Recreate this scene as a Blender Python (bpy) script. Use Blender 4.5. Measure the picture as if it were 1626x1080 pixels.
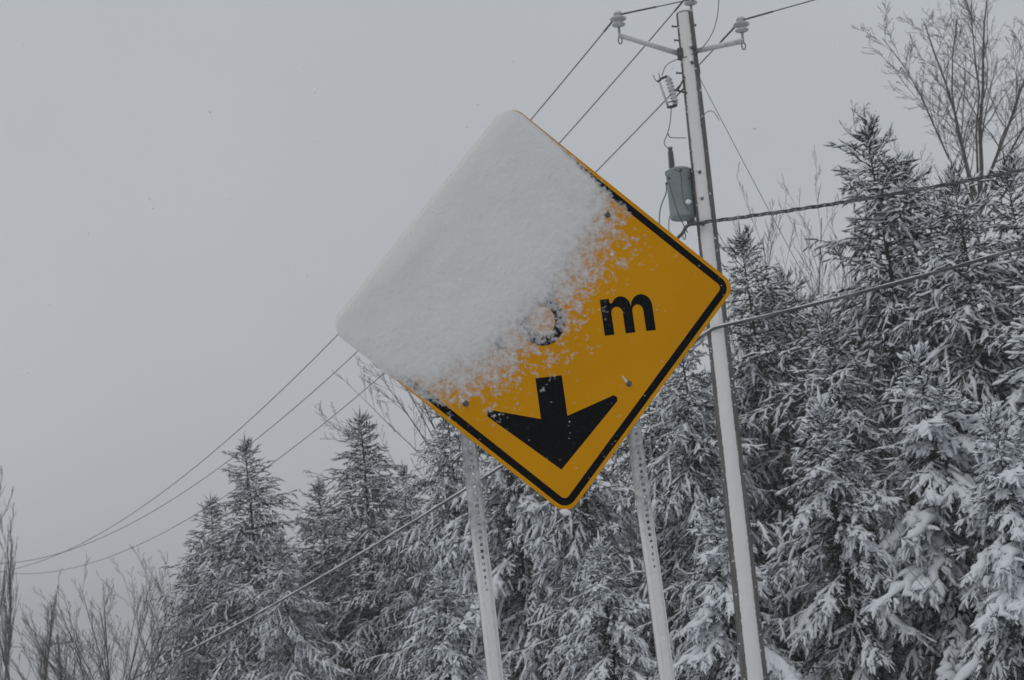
import bpy, bmesh, math, random
import numpy as np
from mathutils import Vector, Matrix

sc = bpy.context.scene
for o in list(bpy.data.objects):
    bpy.data.objects.remove(o)

# ------------------------------------------------------------------ camera
FPX = 2500.0                       # focal length in pixels of the 1626 px wide photograph
PITCH, ROLL = math.radians(10.606), math.radians(6.77)
EYE = Vector((0, 0, 1.7))
FW = Vector((0, math.cos(PITCH), math.sin(PITCH)))
UP0 = Vector((0, -math.sin(PITCH), math.cos(PITCH)))
RT0 = Vector((1, 0, 0))
RT = RT0 * math.cos(ROLL) - UP0 * math.sin(ROLL)
UP = RT0 * math.sin(ROLL) + UP0 * math.cos(ROLL)
cam_data = bpy.data.cameras.new("camera")
cam = bpy.data.objects.new("camera", cam_data)
sc.collection.objects.link(cam)
m3 = Matrix((RT, UP, -FW)).transposed()
cam.matrix_world = Matrix.Translation(EYE) @ m3.to_4x4()
cam_data.sensor_width = 36.0
cam_data.lens = 36.0 * FPX / 1626.0
cam_data.clip_start, cam_data.clip_end = 0.05, 3000
cam_data.dof.use_dof = True
cam_data.dof.focus_distance = 6.5
cam_data.dof.aperture_fstop = 9.0
sc.camera = cam

# ------------------------------------------------------------------ sky and sun (heavy overcast, snow falling)
SUN_EL, SUN_ROT = math.radians(50), math.radians(215)
SKY_GREY = (6.12, 6.40, 6.72)
w = bpy.data.worlds.new("World"); sc.world = w; w.use_nodes = True
nt = w.node_tree; nt.nodes.clear()
out = nt.nodes.new("ShaderNodeOutputWorld"); bg = nt.nodes.new("ShaderNodeBackground")
sky = nt.nodes.new("ShaderNodeTexSky"); sky.sky_type = 'NISHITA'; sky.sun_disc = False
sky.sun_elevation = SUN_EL; sky.sun_rotation = SUN_ROT; sky.dust_density = 6.0; sky.air_density = 1.5
mx = nt.nodes.new("ShaderNodeMix"); mx.data_type = 'RGBA'
mx.inputs[0].default_value = 0.965                      # almost all cloud deck
mx.inputs[7].default_value = (*SKY_GREY, 1)
nt.links.new(sky.outputs[0], mx.inputs[6])
cn = nt.nodes.new("ShaderNodeTexNoise"); cn.inputs["Scale"].default_value = 2.6; cn.inputs["Detail"].default_value = 3.0
cg = nt.nodes.new("ShaderNodeTexCoord"); nt.links.new(cg.outputs["Generated"], cn.inputs["Vector"])
cr = nt.nodes.new("ShaderNodeMapRange"); cr.inputs[1].default_value = 0.3; cr.inputs[2].default_value = 0.7
cr.inputs[3].default_value = 0.955; cr.inputs[4].default_value = 1.045
nt.links.new(cn.outputs["Fac"], cr.inputs[0])
cm_ = nt.nodes.new("ShaderNodeVectorMath"); cm_.operation = 'SCALE'
nt.links.new(mx.outputs[2], cm_.inputs[0]); nt.links.new(cr.outputs[0], cm_.inputs["Scale"])
nt.links.new(cm_.outputs[0], bg.inputs[0])
bg.inputs[1].default_value = 0.08
nt.links.new(bg.outputs[0], out.inputs[0])
sun_d = bpy.data.lights.new("sun", 'SUN'); sun_d.energy = 0.5; sun_d.angle = math.radians(40)
sun_d.color = (1.0, 0.97, 0.93)
sun = bpy.data.objects.new("sun", sun_d); sc.collection.objects.link(sun)
sdir = Vector((math.sin(SUN_ROT) * math.cos(SUN_EL), math.cos(SUN_ROT) * math.cos(SUN_EL), math.sin(SUN_EL)))
sun.rotation_euler = sdir.to_track_quat('Z', 'Y').to_euler()
sun.location = (0, 0, 30)

vs = sc.view_settings
vs.view_transform = 'Standard'; vs.look = 'None'; vs.exposure = 0.0; vs.gamma = 1.0
vs.use_curve_mapping = False
sc.render.engine = 'CYCLES'
sc.cycles.max_bounces = 6; sc.cycles.diffuse_bounces = 3; sc.cycles.transparent_max_bounces = 8
sc.cycles.volume_bounces = 0
sc.cycles.use_denoising = True
sc.render.film_transparent = False

# ------------------------------------------------------------------ helpers
COL = sc.collection
rng = np.random.default_rng(7)
random.seed(7)


def at(px, py, Y):
    """world point on the photograph's ray (px, py) at depth Y metres along +y"""
    d = FW + RT * ((px - 813) / FPX) - UP * ((py - 540) / FPX)
    return EYE + d * (Y / d.y)


def tag(o, label=None, cat=None, group=None, kind=None):
    if label: o["label"] = label
    if cat: o["category"] = cat
    if group: o["group"] = group
    if kind: o["kind"] = kind
    return o


def empty(name, loc=(0, 0, 0)):
    o = bpy.data.objects.new(name, None); o.location = loc; COL.objects.link(o); o.empty_display_size = 0.2
    return o


def link(name, me, mat=None, parent=None):
    o = bpy.data.objects.new(name, me); COL.objects.link(o)
    if mat is not None and not me.materials: me.materials.append(mat)
    if parent is not None: o.parent = parent
    return o


def mesh_tris(name, V, T, attr=None):
    me = bpy.data.meshes.new(name)
    V = np.ascontiguousarray(V, dtype=np.float32); T = np.ascontiguousarray(T, dtype=np.int32)
    me.vertices.add(len(V)); me.vertices.foreach_set("co", V.ravel())
    n = T.shape[1]
    me.loops.add(T.size); me.loops.foreach_set("vertex_index", T.ravel())
    me.polygons.add(len(T)); me.polygons.foreach_set("loop_start", np.arange(0, T.size, n, dtype=np.int32))
    if attr:
        for k, a in attr.items():
            at_ = me.attributes.new(k, 'FLOAT', 'POINT'); at_.data.foreach_set("value", np.asarray(a, dtype=np.float32))
    me.update(); me.validate()
    return me


def mesh_py(name, V, F, flat=False):
    me = bpy.data.meshes.new(name)
    me.from_pydata([tuple(v) for v in V], [], [tuple(f) for f in F], shade_flat=flat)
    me.update()
    return me


def frames(P):
    """parallel frames along a polyline"""
    P = np.asarray(P, float); n = len(P)
    T = np.gradient(P, axis=0); T /= np.linalg.norm(T, axis=1)[:, None] + 1e-12
    ref = np.array([0, 0, 1.]) if abs(T[0][2]) < 0.9 else np.array([1., 0, 0])
    A = np.zeros_like(P); B = np.zeros_like(P)
    a = ref - T[0] * (ref @ T[0]); a /= np.linalg.norm(a)
    for i in range(n):
        a = a - T[i] * (a @ T[i]); a /= np.linalg.norm(a) + 1e-12
        A[i] = a; B[i] = np.cross(T[i], a)
    return T, A, B


class MB:
    """collects shapes for one mesh"""
    def __init__(self): self.v = []; self.f = []
    def add(self, V, F):
        k = len(self.v); self.v += [tuple(map(float, p)) for p in V]; self.f += [tuple(int(i) + k for i in q) for q in F]; return self
    def tube(self, P, r, n=8, cap=True):
        P = np.asarray(P, float); m = len(P); r = np.broadcast_to(np.asarray(r, float), (m,))
        T, A, B = frames(P); th = np.arange(n) * 2 * np.pi / n
        V = P[:, None] + r[:, None, None] * (A[:, None] * np.cos(th)[None, :, None] + B[:, None] * np.sin(th)[None, :, None])
        F = [(i * n + j, i * n + (j + 1) % n, (i + 1) * n + (j + 1) % n, (i + 1) * n + j) for i in range(m - 1) for j in range(n)]
        if cap: F += [tuple(range(n - 1, -1, -1)), tuple(range((m - 1) * n, m * n))]
        return self.add(V.reshape(-1, 3), F)
    def box(self, c, s, M=None):
        c = np.array(c, float); s = np.array(s, float) / 2
        V = np.array([(x, y, z) for x in (-1, 1) for y in (-1, 1) for z in (-1, 1)]) * s
        if M is not None: V = V @ np.array(M).T
        return self.add(V + c, [(0, 1, 3, 2), (4, 6, 7, 5), (0, 4, 5, 1), (2, 3, 7, 6), (0, 2, 6, 4), (1, 5, 7, 3)])
    def lathe(self, prof, n=16, origin=(0, 0, 0), axis=(0, 0, 1)):
        ax = np.array(axis, float); ax /= np.linalg.norm(ax)
        ref = np.array([1., 0, 0]) if abs(ax[0]) < .9 else np.array([0, 1., 0])
        a = ref - ax * (ref @ ax); a /= np.linalg.norm(a); b = np.cross(ax, a)
        th = np.arange(n) * 2 * np.pi / n
        V = [np.array(origin) + ax * h + (a * math.cos(t) + b * math.sin(t)) * r for r, h in prof for t in th]
        m = len(prof)
        F = [(i * n + j, i * n + (j + 1) % n, (i + 1) * n + (j + 1) % n, (i + 1) * n + j) for i in range(m - 1) for j in range(n)]
        F += [tuple(range(n - 1, -1, -1)), tuple(range((m - 1) * n, m * n))]
        return self.add(V, F)
    def build(self, name, mat, parent=None, flat=False):
        return link(name, mesh_py(name, self.v, self.f, flat), mat, parent)


def noise2(x, y, seed=0):
    """smooth value noise, vectorised, range -1..1"""
    r = np.random.default_rng(1000 + seed); tab = r.uniform(-1, 1, (256, 256))
    xi = np.floor(x).astype(int); yi = np.floor(y).astype(int); fx = x - xi; fy = y - yi
    fx = fx * fx * (3 - 2 * fx); fy = fy * fy * (3 - 2 * fy)
    g = lambda i, j: tab[i % 256, j % 256]
    return (g(xi, yi) * (1 - fx) + g(xi + 1, yi) * fx) * (1 - fy) + (g(xi, yi + 1) * (1 - fx) + g(xi + 1, yi + 1) * fx) * fy


def sstep(a, b, x):
    t = np.clip((x - a) / (b - a), 0, 1); return t * t * (3 - 2 * t)


# ------------------------------------------------------------------ materials
def mat(name, base, rough=0.8, metal=0.0, spec=0.3, noise=None, bump=None, coat=None):
    m = bpy.data.materials.new(name); m.use_nodes = True
    N = m.node_tree.nodes; L = m.node_tree.links; b = N["Principled BSDF"]
    b.inputs["Base Color"].default_value = (*base, 1); b.inputs["Roughness"].default_value = rough
    b.inputs["Metallic"].default_value = metal; b.inputs["Specular IOR Level"].default_value = spec
    tc = N.new("ShaderNodeTexCoord")
    if noise:                                    # (scale, second colour, low, high)  blotches of a second colour
        s, c2, lo, hi = noise[:4]; stretch = noise[4] if len(noise) > 4 else (1, 1, 1)
        mp = N.new("ShaderNodeMapping"); mp.inputs["Scale"].default_value = stretch
        L.new(tc.outputs["Object"], mp.inputs[0])
        n = N.new("ShaderNodeTexNoise"); n.inputs["Scale"].default_value = s; n.inputs["Detail"].default_value = 5
        L.new(mp.outputs[0], n.inputs["Vector"])
        mr = N.new("ShaderNodeMapRange"); mr.inputs[1].default_value = lo; mr.inputs[2].default_value = hi
        L.new(n.outputs["Fac"], mr.inputs[0])
        mi = N.new("ShaderNodeMix"); mi.data_type = 'RGBA'
        mi.inputs[6].default_value = (*base, 1); mi.inputs[7].default_value = (*c2, 1)
        L.new(mr.outputs[0], mi.inputs[0]); L.new(mi.outputs[2], b.inputs["Base Color"])
    if bump:
        s, d, k = bump[:3]
        n = N.new("ShaderNodeTexNoise"); n.inputs["Scale"].default_value = s; n.inputs["Detail"].default_value = 4
        mp = N.new("ShaderNodeMapping"); mp.inputs["Scale"].default_value = bump[3] if len(bump) > 3 else (1, 1, 1)
        L.new(tc.outputs["Object"], mp.inputs[0]); L.new(mp.outputs[0], n.inputs["Vector"])
        bp = N.new("ShaderNodeBump"); bp.inputs["Distance"].default_value = d; bp.inputs["Strength"].default_value = k
        L.new(n.outputs["Fac"], bp.inputs["Height"]); L.new(bp.outputs[0], b.inputs["Normal"])
    return m


SNOW = (0.80, 0.82, 0.845)
M = {}
M['snow'] = mat("snow", (0.745, 0.757, 0.772), 0.95, spec=0.1, bump=(60, 0.01, 0.35))
M['ground'] = mat("snow_ground", SNOW, 0.95, spec=0.1, noise=(0.15, (0.72, 0.74, 0.77), 0.4, 0.7), bump=(6, 0.05, 0.5))
M['tree_snow'] = mat("tree_snow", (0.78, 0.81, 0.84), 0.95, spec=0.05)
M['needle'] = mat("spruce_needle", (0.022, 0.028, 0.026), 0.85, spec=0.08, noise=(9, (0.11, 0.122, 0.12), 0.46, 0.74))
M['spruce_bark'] = mat("spruce_bark", (0.055, 0.047, 0.042), 0.95, spec=0.1, noise=(14, (0.13, 0.12, 0.11), 0.45, 0.7), bump=(30, 0.02, 0.7))
M['twig'] = mat("bare_twig", (0.085, 0.080, 0.076), 0.95, spec=0.1, noise=(6, (0.20, 0.20, 0.20), 0.45, 0.75))
M['pole_wood'] = mat("pole_wood", (0.10, 0.096, 0.094), 0.92, spec=0.12, noise=(7, (0.19, 0.18, 0.175), 0.35, 0.72, (6, 6, 0.35)), bump=(40, 0.01, 0.6, (4, 4, .12)))
M['galv'] = mat("galvanised_steel", (0.34, 0.36, 0.375), 0.55, metal=0.35, spec=0.4, noise=(25, (0.24, 0.25, 0.265), 0.4, 0.7))
M['arm_metal'] = mat("arm_grey", (0.50, 0.51, 0.52), 0.6, metal=0.1, noise=(20, (0.36, 0.37, 0.38), 0.4, 0.75))
M['porcelain'] = mat("porcelain_grey", (0.40, 0.41, 0.42), 0.35, spec=0.5, noise=(18, (0.62, 0.64, 0.66), 0.5, 0.75))
M['dark_porcelain'] = mat("dark_porcelain", (0.10, 0.10, 0.105), 0.35, spec=0.5)
M['hardware'] = mat("dark_hardware", (0.07, 0.072, 0.075), 0.6, metal=0.3, noise=(30, (0.2, 0.2, 0.21), 0.5, 0.8))
M['tank'] = mat("transformer_paint", (0.225, 0.262, 0.262), 0.5, spec=0.4, noise=(7, (0.29, 0.32, 0.32), 0.45, 0.8))
M['wire'] = mat("aluminium_wire", (0.10, 0.105, 0.11), 0.6, metal=0.2, noise=(3, (0.2, 0.205, 0.21), 0.45, 0.8))
M['guy'] = mat("guy_strand", (0.17, 0.175, 0.18), 0.6, metal=0.2)
M['bolt'] = mat("bolt_steel", (0.10, 0.105, 0.115), 0.5, metal=0.3)
M['cable'] = mat("black_cable", (0.055, 0.057, 0.06), 0.6, noise=(3, (0.17, 0.175, 0.18), 0.5, 0.75))
M['yellow'] = mat("sign_yellow", (0.61, 0.272, 0.002), 0.55, spec=0.07, noise=(2.2, (0.55, 0.242, 0.002), 0.35, 0.7), bump=(350, 0.0006, 0.25))
M['black'] = mat("sign_black", (0.005, 0.0053, 0.0058), 0.6, spec=0.06, noise=(70, (0.03, 0.031, 0.033), 0.58, 0.85))
M['alu'] = mat("sign_back", (0.4, 0.41, 0.42), 0.5, metal=0.6)
M['marker'] = mat("marker_yellow", (0.42, 0.32, 0.13), 0.7)


def thin_snow(name):
    m = mat(name, (0.688, 0.683, 0.680), 0.95, spec=0.05, bump=(220, 0.003, 0.35))
    N = m.node_tree.nodes; L = m.node_tree.links; b = N["Principled BSDF"]; o = N["Material Output"]
    a = N.new("ShaderNodeAttribute"); a.attribute_name = "cover"
    t = N.new("ShaderNodeBsdfTransparent"); mi = N.new("ShaderNodeMixShader")
    L.new(a.outputs["Fac"], mi.inputs[0]); L.new(t.outputs[0], mi.inputs[1]); L.new(b.outputs[0], mi.inputs[2])
    L.new(mi.outputs[0], o.inputs["Surface"])
    return m


M['thin_snow'] = thin_snow("wind_packed_snow")

# ------------------------------------------------------------------ ground
n = 161
g = np.linspace(-1, 1, n); g = np.sign(g) * (np.abs(g) ** 2.2) * 400
X, Yg = np.meshgrid(g, g)
Z = 0.12 * noise2(X / 6 + 40, Yg / 6 + 40, 1) + 0.04 * noise2(X / 1.7, Yg / 1.7, 2) - 0.05
V = np.stack([X, Yg, Z], -1).reshape(-1, 3)
I = np.arange(n * n).reshape(n, n)
Q = np.stack([I[:-1, :-1], I[:-1, 1:], I[1:, 1:], I[1:, :-1]], -1).reshape(-1, 4)
tag(link("ground", mesh_tris("ground", V, Q), M['ground']), kind="structure")

# ------------------------------------------------------------------ road sign
SX, SY, SZ = 0.1252, 6.3016, 3.0042
YAW, TILT, LEAN = math.radians(10.828), math.radians(1.569), math.radians(-3.164)
a_ = Vector((math.cos(YAW), math.sin(YAW), 0)); n_ = Vector((math.sin(YAW), -math.cos(YAW), 0))
b_ = Vector((0, 0, 1)) * math.cos(LEAN) - n_ * math.sin(LEAN)
u_ = a_ * math.cos(TILT) + b_ * math.sin(TILT); v_ = -a_ * math.sin(TILT) + b_ * math.cos(TILT)
w_ = u_.cross(v_)
SIGN_M = Matrix((u_ * 1.002, v_ * 1.012, w_)).transposed().to_4x4(); SIGN_M.translation = (SX, SY, SZ)


def inv_sign(px, py):
    d = FW + RT * ((px - 813) / FPX) - UP * ((py - 540) / FPX)
    O = Vector((SX, SY, SZ)); P = EYE + d * ((O - EYE).dot(w_) / d.dot(w_)) - O
    return P.dot(u_), P.dot(v_)


sign = empty("road_sign"); sign.matrix_world = SIGN_M
tag(sign, "yellow diamond clearance sign half plastered with snow on two steel posts", "road sign")
S2 = math.sqrt(0.5)


def ab2uv(A, B):                      # a: towards the upper left edge, b: along it, up to the top corner
    return (B - A) * S2, (A + B) * S2


def rrect(half, r, k=10):
    pts = []
    for cx, cy, t0 in ((1, 1, 0), (-1, 1, 90), (-1, -1, 180), (1, -1, 270)):
        for i in range(k + 1):
            t = math.radians(t0 + 90 * i / k)
            pts.append((cx * (half - r) + r * math.cos(t), cy * (half - r) + r * math.sin(t)))
    return [ab2uv(x, y) for x, y in pts]


def plate(name, outline, w0, w1, mt, parent, hole=None):
    bm = bmesh.new()
    if hole is None:
        f = bm.faces.new([bm.verts.new((x, y, w1)) for x, y in outline])
        if f.normal.z == 0: bm.normal_update()
        bm.normal_update()
        if f.normal.z < 0: f.normal_flip()
        r = bmesh.ops.extrude_face_region(bm, geom=[f])
        for e in r['geom']:
            if isinstance(e, bmesh.types.BMVert): e.co.z = w0
    else:
        k = len(outline)
        o1 = [bm.verts.new((x, y, w1)) for x, y in outline]; i1 = [bm.verts.new((x, y, w1)) for x, y in hole]
        o0 = [bm.verts.new((x, y, w0)) for x, y in outline]; i0 = [bm.verts.new((x, y, w0)) for x, y in hole]
        for i in range(k):
            j = (i + 1) % k
            bm.faces.new((o1[i], o1[j], i1[j], i1[i])); bm.faces.new((o0[i], o0[j], o1[j], o1[i]))
            bm.faces.new((i1[i], i1[j], i0[j], i0[i]))
    bmesh.ops.recalc_face_normals(bm, faces=bm.faces[:])
    bmesh.ops.triangulate(bm, faces=[f for f in bm.faces if len(f.verts) > 4])
    me = bpy.data.meshes.new(name); bm.to_mesh(me); bm.free()
    for p in me.polygons: p.use_smooth = False
    return link(name, me, mt, parent)


panel = plate("sign_panel", rrect(0.6, 0.062), -0.003, 0.0, M['yellow'], sign)
panel["label"] = "yellow diamond sign panel"
plate("border", rrect(0.584, 0.050), -0.0005, 0.0006, M['black'], panel, hole=rrect(0.555, 0.022))


def arrow(sgn):
    def arc(cx, cy, r, t0, t1, k=6):
        return [(cx + r * math.cos(math.radians(t0 + (t1 - t0) * i / k)), cy + r * math.sin(math.radians(t0 + (t1 - t0) * i / k))) for i in range(k + 1)]
    pts = [(0.055, -0.287), (0.055, -0.452), (0.243, -0.396)]
    pts += arc(0.256, -0.408, 0.016, 105, -45)
    pts += [(0.0, -0.662)]
    pts += arc(-0.256, -0.408, 0.016, 225, 75)
    pts += [(-0.243, -0.396), (-0.055, -0.452), (-0.055, -0.287)]
    return [(x, y * sgn) for x, y in pts]


plate("arrow", arrow(1), -0.0005, 0.0007, M['black'], panel)
plate("arrow", arrow(-1), -0.0005, 0.0007, M['black'], panel)


def ring(cx, cy, rx, ry, t, k=36):
    o = [(cx + rx * math.cos(2 * math.pi * i / k), cy + ry * math.sin(2 * math.pi * i / k)) for i in range(k)]
    h = [(cx + (rx - t) * math.cos(2 * math.pi * i / k), cy + (ry - t) * math.sin(2 * math.pi * i / k)) for i in range(k)]
    return o, h


def letter_m():
    x0, y0, y1, st = 0.257, -0.147, 0.0, 0.041
    xs = [x0, x0 + 0.0875, x0 + 0.175]
    pts = [(x0, y0), (x0, y1 + 0.001), (x0 + st - 0.003, y1 + 0.001), (x0 + st, y1 - 0.018)]
    # first hump, outer
    for t in range(150, -1, -15):
        a = math.radians(t); pts.append((0.318 + 0.026 + 0.0415 * math.cos(a) - 0.001, -0.041 + 0.048 * math.sin(a)))
    pts.append((0.388, -0.022))
    for t in range(140, -1, -14):
        a = math.radians(t); pts.append((0.430 + 0.045 * math.cos(a), -0.044 + 0.051 * math.sin(a)))
    xr = 0.475
    pts += [(xr, y0), (xr - st, y0), (xr - st, -0.062)]
    for t in range(20, 181, 16):
        a = math.radians(t); pts.append((0.4105 + 0.0235 * math.cos(a), -0.060 + 0.026 * math.sin(a)))
    pts += [(0.387, y0), (0.346, y0), (0.346, -0.062)]
    for t in range(20, 181, 16):
        a = math.radians(t); pts.append((0.322 + 0.024 * math.cos(a), -0.060 + 0.026 * math.sin(a)))
    pts += [(0.298, y0)]
    return pts


plate("letter", letter_m(), -0.0005, 0.0007, M['black'], panel)
o8, h8 = ring(0.003, -0.057, 0.097, 0.103, 0.041)
dig = plate("digit", o8, -0.0005, 0.0007, M['black'], panel, hole=h8)
o8, h8 = ring(0.005, 0.078, 0.080, 0.074, 0.036)
bm = bmesh.new(); bm.from_mesh(dig.data)
t8 = plate("tmp", o8, -0.0005, 0.0009, M['black'], panel, hole=h8); bm.from_mesh(t8.data)
bm.to_mesh(dig.data); bm.free(); bpy.data.objects.remove(t8)
plate("decimal_point", [(-0.202, -0.152), (-0.158, -0.152), (-0.158, -0.108), (-0.202, -0.108)], -0.0005, 0.0007, M['black'], panel)
for (u, v) in ((0.342, 0.348), (0.329, -0.353), (-0.351, -0.355), (-0.345, 0.352)):
    MB().lathe([(0.0125, 0.0), (0.0125, 0.002), (0.011, 0.003)], 16, (u, v, 0)).lathe([(0.0075, 0.003), (0.0075, 0.008), (0.006, 0.0095)], 6, (u, v, 0)).build("bolt", M['bolt'], panel, True)

# wind-packed snow on the panel: a height field of real thickness
na, nb = 420, 400
A, B = np.meshgrid(np.linspace(-0.6, 0.618, na), np.linspace(-0.606, 0.6, nb), indexing='ij')
a0 = np.interp(B, [-0.6, -0.57, -0.48, -0.35, -0.2, 0, 0.3, 0.5, 0.555, 0.572, 0.585, 0.6], [0.09, 0.0, -0.095, -0.150, -0.20, -0.222, -0.218, -0.175, -0.13, 0.0, 0.10, 0.24])
d = A - a0
fb = lambda s, k: noise2(A / s + 31.7, B / s + 17.3, k)
fine = 0.30 * fb(0.06, 3) + 0.42 * fb(0.024, 4) + 0.50 * fb(0.0115, 5) + 0.42 * fb(0.0066, 6)
thick = np.interp(d, [-0.30, -0.16, -0.05, 0.03, 0.12, 0.22, 0.40, 0.72], [-0.0043, -0.0030, -0.0016, -0.0004, 0.0009, 0.0028, 0.010, 0.030])
amp = np.interp(d, [-0.3, 0.0, 0.12, 0.3, 0.7], [0.0029, 0.0028, 0.0021, 0.0019, 0.0013])
H = thick + amp * fine + np.clip(d - .2, 0, .5) * (0.016 * fb(0.17, 8) + 0.008 * fb(0.075, 9))
rk_ = np.random.default_rng(17)                          # single flakes stuck to the bare face
spots = [(rk_.uniform(-.58, .12), rk_.uniform(-.58, .58), rk_.uniform(.0022, .0048), rk_.uniform(.0006, .0018)) for _ in range(130)]
for (bu, bv) in ((0.342, 0.348), (0.329, -0.353), (-0.351, -0.355)):
    for k in range(4):
        uu, vv2 = bu - .010 - .004 * k, bv + .010 + .007 * k
        spots.append(((vv2 - uu) * S2, (uu + vv2) * S2, .0085 - .001 * k, .0045))
spots = [q for q in spots if q[0] < .58]
da, db = 1.218 / (na - 1), 1.206 / (nb - 1)
for (ca, cb, cr, ch) in spots:
    i0, j0 = int((ca + .6) / da), int((cb + .606) / db); k = int(cr * 2.2 / da) + 2
    sl = (slice(max(i0 - k, 0), i0 + k + 1), slice(max(j0 - k, 0), j0 + k + 1))
    rr0 = np.hypot(A[sl] - ca, (B[sl] - cb) * 1.15) / cr
    H[sl] = np.maximum(H[sl], ch * (1 - rr0 ** 2) * (1 + .4 * fine[sl]))
# rounded edges of the pack, a little proud of the panel at the upper left
r = 0.085
qx = np.maximum(np.abs(A - 0.009) - (0.609 - r), 0); hb_ = 0.596 + 0.010 * sstep(.2, .35, A) * (B < 0); qy = np.maximum(np.abs(B) - (hb_ - r), 0)
e = r - np.hypot(qx, qy); e = np.minimum(e, np.minimum(0.618 - A, hb_ - np.abs(B)))
rr = np.maximum(H * 1.5, 0.004) * (1 + 0.8 * sstep(0.3, 0.6, A)) + 0.0015
ef = np.sqrt(np.clip(1 - (1 - np.clip(e / rr, 0, 1)) ** 2, 0, 1))
Hs = H * ef
back = np.where((A > 0.601) | (e < 0.002), -0.010 * sstep(0.585, 0.612, A), 0)
cover = np.clip(1 - np.exp(-np.clip(Hs, 0, 1) / 0.0023), 0, 1)
U, Vv = ab2uv(A, B)
V = np.stack([U, Vv, 0.0012 + np.clip(Hs, 0, 1) + back], -1).reshape(-1, 3)
I = np.arange(na * nb).reshape(na, nb)
Q = np.stack([I[:-1, :-1], I[:-1, 1:], I[1:, 1:], I[1:, :-1]], -1).reshape(-1, 4)
keep = ((Hs.ravel()[Q].max(1) > 0.0003)) & (e.ravel()[Q].max(1) > 0)
Q = Q[keep][:, ::-1]
used = np.unique(Q); remap = np.full(na * nb, -1); remap[used] = np.arange(len(used))
sn = link("snow_cover", mesh_tris("snow_cover", V[used], remap[Q], {"cover": cover.ravel()[used]}), M['thin_snow'], sign)
sn["label"] = "wind-packed snow hiding the upper left half of the sign"
# small clump hanging at the lowest corner
cl = MB(); cl.lathe([(0.004, -0.012), (0.02, -0.006), (0.026, 0.003), (0.016, 0.010), (0.004, 0.014)], 9, (-0.008, -0.832, 0.001), (0.3, 1, 0.2))
cl.build("snow_clump", M['snow'], sign)


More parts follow.
